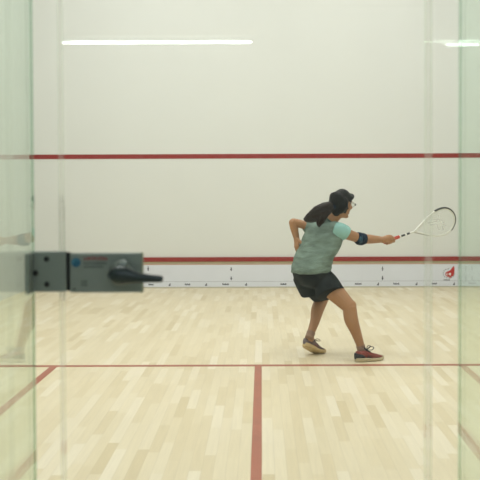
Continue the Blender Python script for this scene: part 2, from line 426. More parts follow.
def lettering(name, m, x0, x1, yc, h, n, lab, seed):
    rnd = random.Random(seed); bm = bmesh.new(); w = (x1 - x0) / n
    for i in range(n):
        a = x0 + i * w; hh = h * rnd.choice((0.8, 1, 1))
        box(bm, LX(a, d0), LX(a + w * 0.3, d0), d0 - 0.001, d0 + 0.0005, LZ(yc + h / 2, d0), LZ(yc + h / 2 - hh, d0))
        zc = yc + rnd.choice((-0.35, 0, 0.35)) * h
        box(bm, LX(a + w * 0.3, d0), LX(a + w * 0.72, d0), d0 - 0.001, d0 + 0.0005, LZ(zc + h * 0.14, d0), LZ(zc - h * 0.14, d0))
        if rnd.random() < 0.6: box(bm, LX(a + w * 0.6, d0), LX(a + w * 0.82, d0), d0 - 0.001, d0 + 0.0005, LZ(yc + h / 2, d0), LZ(yc - h * 0.3, d0))
    link(name, bm, m, lock)['label'] = lab
lettering('lettering', M['redlabel'], 84, 108, 258.3, 3.6, 9, 'dull red lettering', 1)
lettering('lettering', M['greylabel'], 84, 107, 263.2, 2.2, 14, 'grey lettering under the red', 2)
lettering('lettering', M['greylabel'], 84, 104, 266.8, 2.0, 12, 'lower grey lettering', 3)
bm = bmesh.new()
for i in range(3):
    for j in range(2): box(bm, LX(81.2 + i * 2.2, d0), LX(82.6 + i * 2.2, d0), d0 - 0.0008, d0, LZ(286 - j * 3.2, d0), LZ(283.6 - j * 3.2, d0))
link('stamped_mark', bm, M['greylabel'], lock)['label'] = 'small square stamped mark'
# lever handle: boss, thumb turn, lever
hc = Vector((LX(121.5, d0), d0, LZ(272.8, d0)))
def lathe_y(bm, c, prof, n=32):
    return loft(bm, [(c + Vector((0, -y, 0)), Vector((r, 0, 0)), Vector((0, 0, r))) for y, r in prof], n, cap=0.15)
hd = link('handle_boss', lathe_y(bmesh.new(), hc, [(0, 12.8 * kk), (0.006, 12.8 * kk), (0.012, 11.8 * kk), (0.017, 9.6 * kk), (0.026, 8.6 * kk), (0.032, 7.8 * kk)]), M['steel'], lock, smooth=True)
hd['label'] = 'round boss of the handle'
tc_ = Vector((LX(124, d0), d0 - 0.012, LZ(264.5, d0)))
link('thumb_turn', lathe_y(bmesh.new(), tc_, [(0, 5.4 * kk), (0.012, 5.4 * kk), (0.018, 4.4 * kk)]), mat('bright_steel', srgb(132, 140, 136), 0.3, metal=0.6), hd, smooth=True)['label'] = 'small bright round turn'
dl = d0 - 0.03
bm = bmesh.new()
pts = [P(111, 275.4, dl + 0.004), P(117, 275.2, dl - 0.004), P(126, 275.6, dl - 0.012), P(136, 277.3, dl - 0.02), P(148, 278.3, dl - 0.03), P(159, 278.9, dl - 0.036), P(162.6, 279.1, dl - 0.036)]
kd = (dl - 0.02) / F
tube(bm, pts, [5.5 * kd, 9.3 * kd, 8.8 * kd, 5.9 * kd, 4.2 * kd, 3.5 * kd, 2.8 * kd], n=20, flat=[1, 1, 0.9, 0.8, 0.7, 0.6, 0.5], cap=0.4)
link('lever', bm, M['steeldark'], hd, smooth=True)['label'] = 'dark tapering lever pointing right'

keep = thing('strike_bracket', 'grey metal keeper bracket with three dark bolts beside the lock', 'bracket', (LX(48), YL, LZ(272)))
link('keeper_plate', B(LX(32.2, d0), LX(66.2, d0), d0, YL, LZ(291.8, d0), LZ(251.5, d0), bev=0.003, seg=3), M['steel'], keep)
link('gap_shade', B(LX(66.4, d0), LX(69.3, d0), d0 + 0.007, YL, LZ(291, d0), LZ(252.6, d0), bev=0.001), M['black'], keep)['label'] = 'black strip for the dark gap beside the lock case'  # solid black strip painting the shade in the gap by the lock
xf = xf0
link('fin_flange', B(LX(32.6, d0) - 0.009, LX(32.6, d0) + 0.002, YL - 0.07, YL, LZ(292.6, d0), LZ(252.6, d0), bev=0.002), M['steel'], keep)['label'] = 'grey flange turned along the glass fin'
for px, py in ((46.8, 258.8), (35.6, 272.8), (46.8, 284.3)):
    bm = bmesh.new(); lathe_y(bm, Vector((LX(px, d0), d0 + 0.0005, LZ(py, d0))), [(0, 2.7 * kk), (0.003, 2.7 * kk), (0.0045, 2.0 * kk)], 6 * 3)
    link('bolt', bm, M['black'], keep, smooth=True)['label'] = 'dark round bolt'

# ------------------------------------------------------------------ corridor tube lamps (seen only as mirror lines in the glass)
def tube_lamp(pxa, pxb, py, label):
    dv = 5.5; a = P(pxa, py, dv); b = P(pxb, py, dv); ym = 2 * YG - dv
    z = (a.z + b.z) / 2
    t = thing('tube_lamp', label, 'lamp', ((a.x + b.x) / 2, ym, z), group='tube lamps in the corridor')
    r = 0.0085
    link('tube', tube(bmesh.new(), [Vector((a.x, ym, z)), Vector((b.x, ym, z))], r, n=14, sm=1), M['tube'], t, smooth=True)
    link('batten', B(a.x - 0.04, b.x + 0.04, ym - 0.03, ym + 0.03, z + 0.035, z + 0.085, bev=0.006), M['lampbody'], t)
    for x in (a.x - 0.025, b.x + 0.025):
        link('lamp_holder', B(x - 0.012, x + 0.012, ym - 0.018, ym + 0.018, z - 0.02, z + 0.04, bev=0.003), M['lampbody'], t)
    for x in (a.x + 0.2, b.x - 0.2):
        link('hanger', B(x - 0.006, x + 0.006, ym - 0.006, ym + 0.006, z + 0.084, HC, bev=0.001), M['lampbody'], t)
tube_lamp(62.5, 251, 42.0, 'lit fluorescent tube lamp mirrored at upper left of the glass')
tube_lamp(448, 638, 44.2, 'lit fluorescent tube lamp mirrored at upper right of the glass')

# ------------------------------------------------------------------ lights
def area(name, loc, rot, sx, sy, power, col=(1, 0.98, 0.93)):
    l = bpy.data.lights.new(name, 'AREA'); l.shape = 'RECTANGLE'; l.size = sx; l.size_y = sy; l.energy = power; l.color = col
    o = bpy.data.objects.new(name, l); C.objects.link(o); o.location = loc; o.rotation_euler = rot; return o
for i, y in enumerate((4.2, 7.2, 10.0)):
    for x in (-1.6, 1.5):
        area('court_light', (x, y, H - 0.03), (0, 0, 0), 1.2, 1.0, 51, (0.985, 0.972, 0.985))
area('corridor_fill', (0, 0.4, HC - 0.02), (0, 0, 0), 4.5, 0.6, 22, (0.84, 0.93, 1))  # unseen fill added to brighten and cool the corridor mirrored in the glass
w = bpy.data.worlds.new('world'); SC.world = w; w.use_nodes = True
w.node_tree.nodes['Background'].inputs[0].default_value = (0.9, 0.95, 1, 1); w.node_tree.nodes['Background'].inputs[1].default_value = 0.05

# ------------------------------------------------------------------ the player
def V3(*a): return Vector(a)
DB = 7.13
k_ = lambda d: d / F
# azimuth-rotated ring whose silhouette matches px limits on a given row
def tring(y, xl, xr, d, az, asp=0.66, grow=0.0, tilt=0.0):
    c = P((xl + xr) / 2, y, d); w = (xr - xl) / 2 * k_(d) + grow
    s = V3(math.sin(R(az)), -math.cos(R(az)), 0)      # shoulder axis when the chest looks along az
    f = V3(math.cos(R(az)), math.sin(R(az)), 0)
    a = w / math.sqrt(s.x ** 2 + (asp * f.x) ** 2)
    U = s * a; Vv = f * a * asp
    U.z += tilt * U.x; Vv.z += tilt * Vv.x
    return (c, U, Vv)
shirt_rows = [  # y, xl, xr, depth, azimuth, aspect
    (272.3, 290.6, 331.3, 7.13, 28, 0.74), (265, 291.5, 331.5, 7.13, 32, 0.72), (258, 294, 334, 7.14, 38, 0.70), (251, 296.6, 339, 7.15, 44, 0.70),
    (244, 299.6, 341.2, 7.16, 48, 0.70), (237, 302.6, 343.0, 7.16, 52, 0.66), (231, 305.4, 343.6, 7.17, 53, 0.60), (226.5, 308.5, 342.4, 7.17, 53, 0.55), (222.8, 314.5, 338.8, 7.18, 53, 0.55)]
SHR, SHL = P(338.6, 231.0, 7.08), P(311.5, 227, 7.27)      # shoulders
ELR, WRR = P(360.4, 238.8, 7.17), P(382, 239.6, 7.25)
ELL, WRL = P(292.6, 221.8, 7.24), P(296.6, 238.5, 7.24)
NECK, HEADC = P(330, 222, 7.17), P(341.6, 203.8, 7.19)
HIPR, HIPL = P(322, 279, 7.06), P(311.5, 279, 7.27)
KNR, KNL = P(349.6, 307, 6.95), P(323.0, 297.0, 7.42)
ANR, ANL = P(360.8, 347, 6.94), P(310.6, 334, 7.14)

# head frame
hf = V3(0.63, 0.77, -0.14).normalized(); hu = (V3(0.12, 0.10, 1) - hf * V3(0.12, 0.10, 1).dot(hf)).normalized(); hr = hf.cross(hu)
def HP(r, f, u): return HEADC + hr * r + hf * f + hu * u
def head_shape(bm, mode):
    nu, nv = 40, 28; rows = []
    for j in range(nv + 1):
        th = PI * j / nv; row = []
        for i in range(nu):
            ph = 2 * PI * i / nu
            x, y, z = math.sin(th) * math.sin(ph), math.sin(th) * math.cos(ph), math.cos(th)
            rx, ry, rz = 0.072, 0.092, 0.108
            X, Y, Z = x * rx, y * ry, z * rz
            if Z < 0:                                   # jaw: narrower, pulled forward
                t = min(1, -Z / rz); X *= 1 - 0.22 * t ** 2; Z *= 1.06
                Y = Y * (1 - 0.16 * t) + 0.016 * t
                if y > 0: Y += 0.012 * t * y
            if mode == 'hair':
                face = y > (0.02 if z < 0.10 else 0.30 + 0.35 * max(0, z - 0.35)) and z < 0.62
                low = z < -0.42
                g = 1.13 if not (face or low) else 0.86
                if y < -0.1 and z < -0.3 and z > -0.75: g = 1.08
                if face and z > 0.35: g = 1.08
                X *= g; Y = Y * (g + (0.04 if y < 0 else 0)); Z *= (g if z > 0 else min(g, 1.0))
            row.append(bm.verts.new(HP(X, Y, Z)))
            if j in (0, nv): break
        rows.append(row)
    for a, b in zip(rows, rows[1:]):
        for i in range(nu):
            if len(a) == 1: bm.faces.new((a[0], b[i], b[(i + 1) % nu]))
            elif len(b) == 1: bm.faces.new((a[i], b[0], a[(i + 1) % nu]))
            else: bm.faces.new((a[i], b[i], b[(i + 1) % nu], a[(i + 1) % nu]))

body = bmesh.new()
head_shape(body, 'head')
# nose, brow, ears, chin, lips
tube(body, [HP(0, 0.088, 0.018), HP(0, 0.098, -0.008), HP(0, 0.108, -0.028), HP(0, 0.098, -0.036)], [0.006, 0.008, 0.011, 0.008], n=10)
tube(body, [HP(-0.012, 0.094, -0.036), HP(0.012, 0.094, -0.036)], 0.008, n=8, sm=1)
tube(body, [HP(-0.045, 0.074, 0.026), HP(-0.02, 0.088, 0.03), HP(0.02, 0.088, 0.03), HP(0.045, 0.074, 0.026)], 0.008, n=8)
tube(body, [HP(-0.02, 0.090, -0.062), HP(0, 0.097, -0.061), HP(0.02, 0.090, -0.062)], 0.006, n=8)
tube(body, [HP(-0.016, 0.090, -0.071), HP(0, 0.095, -0.071), HP(0.016, 0.090, -0.071)], 0.006, n=8)
tube(body, [HP(-0.018, 0.068, -0.092), HP(0, 0.075, -0.095), HP(0.018, 0.068, -0.092)], 0.015, n=10)
for s in (-1, 1):
    tube(body, [HP(s * 0.072, -0.005, 0.018), HP(s * 0.079, -0.014, 0.008), HP(s * 0.078, -0.012, -0.012), HP(s * 0.071, -0.003, -0.03)], [0.008, 0.012, 0.011, 0.007], n=10, flat=0.6)
    tube(body, [HP(s * 0.04, 0.07, -0.02), HP(s * 0.05, 0.055, -0.02)], 0.018, n=10, sm=1)
# neck
tube(body, [P(327, 229, 7.17), NECK, HP(0, -0.022, -0.06), HP(0, -0.01, -0.02)], [0.062, 0.050, 0.048, 0.05], n=18)
# trunk (under the clothes)
loft(body, [tring(y, xl, xr, d, az, a * 0.95, -0.016) for y, xl, xr, d, az, a in shirt_rows], 28)
loft(body, [tring(284, 301, 331, 7.12, 25, 0.7), tring(280, 298, 331, 7.12, 25, 0.72), tring(272, 295, 328, 7.13, 28, 0.72)], 28, cap=0.15)
# arms
def limb(bm, a, b, ra, rm, rb, bulge=None, n=16):
    m1 = a.lerp(b, 0.35)
    if bulge is not None: m1 = m1 + bulge
    tube(bm, [a, m1, a.lerp(b, 0.7), b], [ra, rm, (rm + rb) * 0.5, rb], n=n)
limb(body, SHR, ELR, 0.052, 0.045, 0.037); limb(body, ELR, WRR, 0.038, 0.039, 0.025)
limb(body, SHL, ELL, 0.048, 0.036, 0.031); limb(body, ELL, WRL, 0.032, 0.033, 0.024)
# legs
limb(body, HIPR, KNR, 0.082, 0.080, 0.055)
fwd = V3(0.95, 0.3, 0)
tube(body, [KNR, KNR.lerp(ANR, 0.30) - fwd * 0.016, KNR.lerp(ANR, 0.62) - fwd * 0.006, ANR, ANR - V3(0.0, 0, 0.05)], [0.054, 0.056, 0.042, 0.031, 0.030], n=18)
tube(body, [KNR + fwd * 0.014 + V3(0, 0, 0.02), KNR + fwd * 0.012 - V3(0, 0, 0.025)], 0.042, n=14, sm=1)
limb(body, HIPL, KNL, 0.072, 0.072, 0.054)
tube(body, [KNL, KNL.lerp(ANL, 0.33) + V3(-0.012, -0.012, 0), KNL.lerp(ANL, 0.65), ANL, ANL - V3(-0.0, 0, 0.04)], [0.053, 0.053, 0.040, 0.031, 0.030], n=18)

# right hand round the racket handle --------------------------------------------
BUTT, TIP = P(382.5, 242.6, 7.255), P(454.6, 217.4, 7.50)
ra = (TIP - BUTT).normalized()
rb_ = V3(0.09, -0.12, 0.99); rb_ = (rb_ - ra * rb_.dot(ra)).normalized()     # half width direction of the head
rn = ra.cross(rb_).normalized()
if rn.y > 0: rn = -rn                                                        # rn looks to the camera
RLEN = (TIP - BUTT).length
def RK(s, t=0.0, n=0.0): return BUTT + ra * s + rb_ * t + rn * n
hold = 0.062                                           # middle of the fist along the handle
up = rb_; out = rn
palm = RK(hold, 0.018, 0.024)
# palm on the upper/camera side of the handle, fingers wrap below and away
tube(body, [WRR, RK(0.015, 0.024, 0.016), RK(0.055, 0.027, 0.018), RK(0.088, 0.022, 0.016)], [0.026, 0.030, 0.028, 0.018], n=16, flat=[1, 0.85, 0.75, 0.7])
HR = 0.015
for i, (s, ln) in enumerate(((0.094, 0.94), (0.074, 1.0), (0.054, 0.96), (0.035, 0.84))):
    r_ = 0.0087 if i < 3 else 0.0077
    rr = HR + r_ + 0.001
    pts = []
    for a in (55, 10, -40, -85, -135, -175 if i < 3 else -160):
        # angle round the handle, 90 = up, 0 = towards the camera
        pts.append(RK(s + (0.010 if i == 0 else 0) * (55 - a) / 230, math.sin(R(a)) * rr * (1.2 if a == 10 else 1), math.cos(R(a)) * rr * (1.15 if a == 10 else 1)))
    tube(body, pts, [r_ * 1.15, r_ * 1.12, r_ * 1.05, r_, r_ * 0.95, r_ * 0.85], n=10, sm=3)
# thumb leaves the side of the palm and closes over the far side
tube(body, [RK(0.03, 0.026, 0.0), RK(0.055, 0.030, -0.014), RK(0.08, 0.020, -0.026), RK(0.098, 0.004, -0.026)], [0.014, 0.0125, 0.0105, 0.009], n=10)
# left hand, loosely curled and hanging ------------------------------------------
hdn = (P(297.0, 249, 7.22) - WRL).normalized()
side = V3(0.35, -0.93, 0.0); side = (side - hdn * side.dot(hdn)).normalized(); pn = hdn.cross(side)   # across the palm / palm normal
def LH(l, s, n): return WRL + hdn * l + side * s + pn * n
tube(body, [LH(-0.005, 0, 0), LH(0.03, 0, 0), LH(0.07, 0, 0.002)], [0.027, 0.036, 0.040], n=16, flat=[0.9, 0.5, 0.42], upv=side)
curl = 1 if pn.x > 0 else -1
for i, (s, ln) in enumerate(((0.028, 0.92), (0.0095, 1.0), (-0.0095, 0.95), (-0.027, 0.78))):
    q = [LH(0.066, s, 0), LH(0.088, s * 1.05, curl * 0.004), LH(0.088 + 0.026 * ln, s * 1.05, curl * 0.016), LH(0.088 + 0.040 * ln, s * 1.02, curl * 0.036), LH(0.088 + 0.036 * ln, s, curl * 0.054)]
    tube(body, q, [0.0095, 0.0092, 0.0085, 0.0078, 0.0065], n=10, sm=3)
tube(body, [LH(0.012, 0.026, 0.0), LH(0.035, 0.046, curl * 0.012), LH(0.058, 0.052, curl * 0.022), LH(0.078, 0.048, curl * 0.030)], [0.013, 0.0115, 0.010, 0.008], n=10, sm=3)

person = remeshed('person', body, M['skin'], None, 0.0040, 2)
tag(person, 'woman in green shirt and black shorts lunging right with a squash racket', 'person')

# eyes and lips
for s in (-1, 1):
    bm = bmesh.new(); c = HP(s * 0.031, 0.0775, 0.008)
    loft(bm, [(c - hf * 0.006, hr * 0.009, hu * 0.009), (c, hr * 0.012, hu * 0.012), (c + hf * 0.007, hr * 0.009, hu * 0.0085)], 16, cap=0.5)
    e = link('eye', bm, M['eyewhite'], person, smooth=True)
    bm = bmesh.new(); loft(bm, [(c + hf * 0.009, hr * 0.005, hu * 0.005), (c + hf * 0.0125, hr * 0.004, hu * 0.004)], 12, cap=0.3)
    link('iris', bm, M['iris'], e, smooth=True)
    bm = bmesh.new(); tube(bm, [HP(s * 0.014, 0.096, 0.033), HP(s * 0.03, 0.092, 0.038), HP(s * 0.046, 0.080, 0.033)], [0.003, 0.0035, 0.002], n=8)
    link('eyebrow', bm, M['hair'], person, smooth=True)
bm = bmesh.new()
tube(bm, [HP(-0.02, 0.0935, -0.0635), HP(0, 0.1015, -0.062), HP(0.02, 0.0935, -0.0635)], [0.002, 0.0045, 0.002], n=8)
tube(bm, [HP(-0.018, 0.0925, -0.069), HP(0, 0.0995, -0.071), HP(0.018, 0.0925, -0.069)], [0.002, 0.0045, 0.002], n=8)
link('mouth', bm, M['lip'], person, smooth=True)

# hair
bm = bmesh.new(); head_shape(bm, 'hair')
tube(bm, [HP(-0.07, 0.03, 0.05), HP(-0.045, 0.075, 0.075), HP(0, 0.094, 0.082), HP(0.045, 0.075, 0.075), HP(0.07, 0.03, 0.05)], [0.016, 0.018, 0.018, 0.018, 0.016], n=10)
tube(bm, [HP(0.076, 0.018, 0.045), HP(0.080, 0.000, 0.005), HP(0.076, -0.012, -0.025)], [0.014, 0.010, 0.004], n=10, flat=0.6)
tube(bm, [HP(-0.076, 0.018, 0.045), HP(-0.080, 0.000, 0.005), HP(-0.076, -0.012, -0.025)], [0.014, 0.010, 0.004], n=10, flat=0.6)
tube(bm, [HP(0.050, -0.045, 0.02), HP(0.050, -0.058, -0.03), HP(0.042, -0.066, -0.066)], [0.042, 0.040, 0.028], n=14)
tube(bm, [HP(-0.052, -0.035, 0.02), HP(-0.055, -0.045, -0.03), HP(-0.046, -0.055, -0.066)], [0.042, 0.042, 0.030], n=14)
tube(bm, [HP(0.0, -0.055, 0.02), HP(0, -0.07, -0.04), HP(0, -0.06, -0.085)], [0.05, 0.05, 0.034], n=14)
tube(bm, [HP(0, -0.07, 0.03), P(331.5, 206.5, 7.09)], [0.07, 0.030], n=16)
hair = remeshed('hair', bm, M['hair'], person, 0.006, 4, lambda c: 0.002 * noise.noise(V3(c.x * 60, c.y * 60, c.z * 14)))
hair['label'] = 'dark hair tied back'
# ponytail: a swept tail built of locks
bm = bmesh.new()
cen = [P(332, 206.5, 7.09), P(327, 208.5, 7.05), P(321, 211.5, 7.02), P(315.5, 215, 7.02), P(310, 218, 7.04), P(305.4, 219.8, 7.06)]
rad = [0.026, 0.048, 0.056, 0.056, 0.040, 0.014]
tube(bm, cen, [r * 0.9 for r in rad], n=18, flat=0.75)
rnd = random.Random(3)
for i in range(54):
    a = rnd.uniform(0, 2 * PI); q = rnd.uniform(0.75, 1.0); e = rnd.uniform(0.85, 1.12); da = rnd.uniform(-0.5, 0.5)
    pts = []; rr = []
    for j, (c, r) in enumerate(zip(cen, rad)):
        d = (cen[min(j + 1, 5)] - cen[max(j - 1, 0)]).normalized(); U = (V3(0, 0, 1) - d * d.z).normalized(); W_ = d.cross(U)
        t = a + da * j / 5
        pts.append(c + (U * math.cos(t) + W_ * math.sin(t) * 0.75) * r * q + d * (e - 1) * 0.12 * (j / 5)); rr.append(0.009 * (1 - 0.13 * j))
    tube(bm, pts, rr, n=7, sm=3)
# stray lock hanging from the underside
tube(bm, [P(327, 212, 7.03), P(322.5, 217, 7.02), P(319.5, 222, 7.03), P(319, 226, 7.05)], [0.03, 0.034, 0.024, 0.006], n=12)
for i in range(10):
    o_ = V3(rnd.uniform(-0.02, 0.02), rnd.uniform(-0.015, 0.015), rnd.uniform(-0.012, 0.012))
    tube(bm, [P(327, 212, 7.03) + o_, P(322.5, 217.5, 7.0) + o_ * 1.5, P(319.8, 222.5, 7.02) + o_ * 1.2, P(318.4 + rnd.uniform(-1.5, 2), 226.5 + rnd.uniform(-1, 1), 7.04)], [0.011, 0.011, 0.008, 0.003], n=7)
pt = remeshed('ponytail', bm, M['hairbrown'], hair, 0.0045, 2, lambda c: 0.004 * noise.noise(V3(c.x * 25 + c.z * 30, c.y * 40, c.z * 70 - c.x * 20))); pt['label'] = 'dark brown ponytail swinging to the left'
bm = bmesh.new(); tube(bm, [P(333.0, 206, 7.10), P(331.0, 207, 7.085)], 0.033, n=16, sm=1, cap=0.4)
link('hair_tie', bm, M['navy'], hair, smooth=True)['label'] = 'dark blue hair tie'

# shirt
bm = bmesh.new()
loft(bm, [tring(y, xl, xr, d, az, a, 0.0, 0.045) for y, xl, xr, d, az, a in shirt_rows], 36, cap=0.25)
tube(bm, [P(325.5, 229, 7.17), P(329.6, 221.8, 7.17)], [0.075, 0.056], n=20, sm=1, cap=0.15)
tube(bm, [P(318, 231, 7.22), SHL, SHL.lerp(ELL, 0.35)], [0.075, 0.066, 0.052], n=18, cap=0.1)
tube(bm, [P(330, 231, 7.13), SHR], [0.075, 0.064], n=18, sm=1, cap=0.3)
def folds(c):
    x = V3(c.x * 3.2 + c.z * 4.0, c.y * 3, c.z * 13 - c.x * 5)
    w_ = noise.noise(x) * 0.009 + (0.5 - abs(noise.noise(x * 1.7 + V3(3, 1, 7)))) * 0.010 - 0.003
    hem = max(0, 1 - (c.z - 0.66) / 0.25)
    return w_ * (0.55 + 0.6 * hem)
shirt = remeshed('t_shirt', bm, M['shirt'], person, 0.008, 6, folds); shirt['label'] = 'loose grey green t-shirt'
# right sleeve, mint
bm = bmesh.new(); e_ = SHR.lerp(ELR, 0.31) + V3(0, 0, -0.008)
tube(bm, [SHR + V3(-0.03, 0.0, 0.012), SHR + V3(-0.005, -0.004, 0.004), SHR.lerp(ELR, 0.18), e_], [0.062, 0.069, 0.069, 0.066], n=24, cap=0.12)
sl = remeshed('sleeve', bm, M['mint'], shirt, 0.007, 4, lambda c: 0.004 * noise.noise(c * 22)); sl['label'] = 'mint green right sleeve'
bm = bmesh.new(); nd = (HP(0, -0.022, -0.06) - NECK).normalized(); c0 = P(329.9, 221.2, 7.17)
U = (V3(1, 0, 0) - nd * nd.x).normalized(); W_ = nd.cross(U)
ringp = [c0 + (U * math.cos(t) + W_ * math.sin(t)) * 0.057 for t in [2 * PI * i / 32 for i in range(33)]]
tube(bm, ringp, 0.007, n=8, sm=1)
link('collar', bm, M['piping'], shirt, smooth=True)['label'] = 'dark green neckband'

# shorts
bm = bmesh.new()
loft(bm, [tring(286, 304, 336, 7.13, 25, 0.75), tring(284, 299, 336, 7.13, 25, 0.82), tring(277, 293.5, 333.2, 7.13, 26, 0.78), tring(270.5, 291.8, 330.2, 7.13, 28, 0.74)], 32, cap=0.2)
def leg_cloth(bm, a, b, ra_, rb2, flat, upv):
    tube(bm, [a, a.lerp(b, 0.5), b], [ra_, (ra_ + rb2) / 2, rb2], n=28, flat=flat, upv=upv, cap=0.06)
tube(bm, [P(322, 277, 7.07), P(326.5, 285, 7.03), P(330.6, 294.3, 6.99)], [0.082, 0.104, 0.122], n=28, flat=[1.1, 1.0, 0.92], upv=V3(1, 0, 0), cap=0.06)
tube(bm, [P(303.5, 275, 7.17), P(307, 283, 7.19), P(311.2, 291.8, 7.21)], [0.092, 0.094, 0.092], n=28, flat=[0.9, 1.0, 1.1], upv=V3(1, 0, 0), cap=0.06)
tube(bm, [P(309, 277, 7.2), P(316, 287, 7.31), P(320, 293, 7.38)], [0.095, 0.1, 0.092], n=24, flat=1, cap=0.06)
sh = remeshed('shorts', bm, M['shorts'], person, 0.007, 4, lambda c: 0.005 * noise.noise(V3(c.x * 14, c.y * 14, c.z * 6)) - 0.0); sh['label'] = 'loose black shorts'

# elbow band
bm = bmesh.new(); ca = (ELR - SHR).normalized(); cb_ = (WRR - ELR).normalized()
a0, a1 = ELR - ca * 0.040, ELR + cb_ * 0.046
tube(bm, [a0, a0.lerp(ELR, 0.5), ELR + V3(0, 0, -0.002), ELR.lerp(a1, 0.5), a1], [0.043, 0.050, 0.0515, 0.049, 0.041], n=24, cap=0.12)
eb = link('elbow_band', bm, M['navy'], person, smooth=True); eb['label'] = 'navy padded band round the right elbow'
bm = bmesh.new(); c = ELR + V3(-0.004, -0.052, -0.004)
loft(bm, [(c + V3(0, 0.012, 0), V3(0.022, 0, 0), V3(0, 0, 0.03)), (c, V3(0.019, 0, 0), V3(0, 0, 0.026)), (c - V3(0, 0.006, 0), V3(0.012, 0, 0), V3(0, 0, 0.018))], 20, cap=0.3)
link('pad', bm, M['teal2'], eb, smooth=True)['label'] = 'pad on the band coloured as a teal highlight'

# eyewear
bm = bmesh.new()
for s in (-1, 1):
    tube(bm, [HP(s * 0.083, 0.0, 0.012), HP(s * 0.080, 0.06, 0.012), HP(s * 0.062, 0.103, 0.010)], 0.003, n=8)
    ringp = [HP(s * 0.034 + 0.030 * math.cos(t), 0.112 - 0.012 * abs(0.4 + s * math.cos(t)), 0.006 + 0.020 * math.sin(t)) for t in [2 * PI * i / 24 for i in range(25)]]
    tube(bm, ringp, 0.0019, n=8, sm=1)
tube(bm, [HP(-0.008, 0.116, 0.010), HP(0, 0.118, 0.012), HP(0.008, 0.116, 0.010)], 0.003, n=8)
ew = link('eyewear', bm, mat('clear_frame', srgb(176, 178, 168), 0.3), person, smooth=True); ew['label'] = 'clear sports glasses with dark side corners'
for s in (-1, 1):
    bm = bmesh.new(); tube(bm, [HP(s * 0.068, 0.098, 0.012), HP(s * 0.069, 0.098, 0.004)], 0.0065, n=8, sm=1)
    link('hinge', bm, mat('dark_hinge', srgb(40, 42, 46), 0.4), ew, smooth=True)['label'] = 'dark hinge corner'
    bm = bmesh.new(); vs = [bm.verts.new(HP(s * 0.034 + 0.029 * math.cos(t), 0.112 - 0.012 * abs(0.4 + s * math.cos(t)), 0.006 + 0.019 * math.sin(t))) for t in [2 * PI * i / 24 for i in range(24)]]
    bm.faces.new(vs); link('lens', bm, M['lens'], ew)

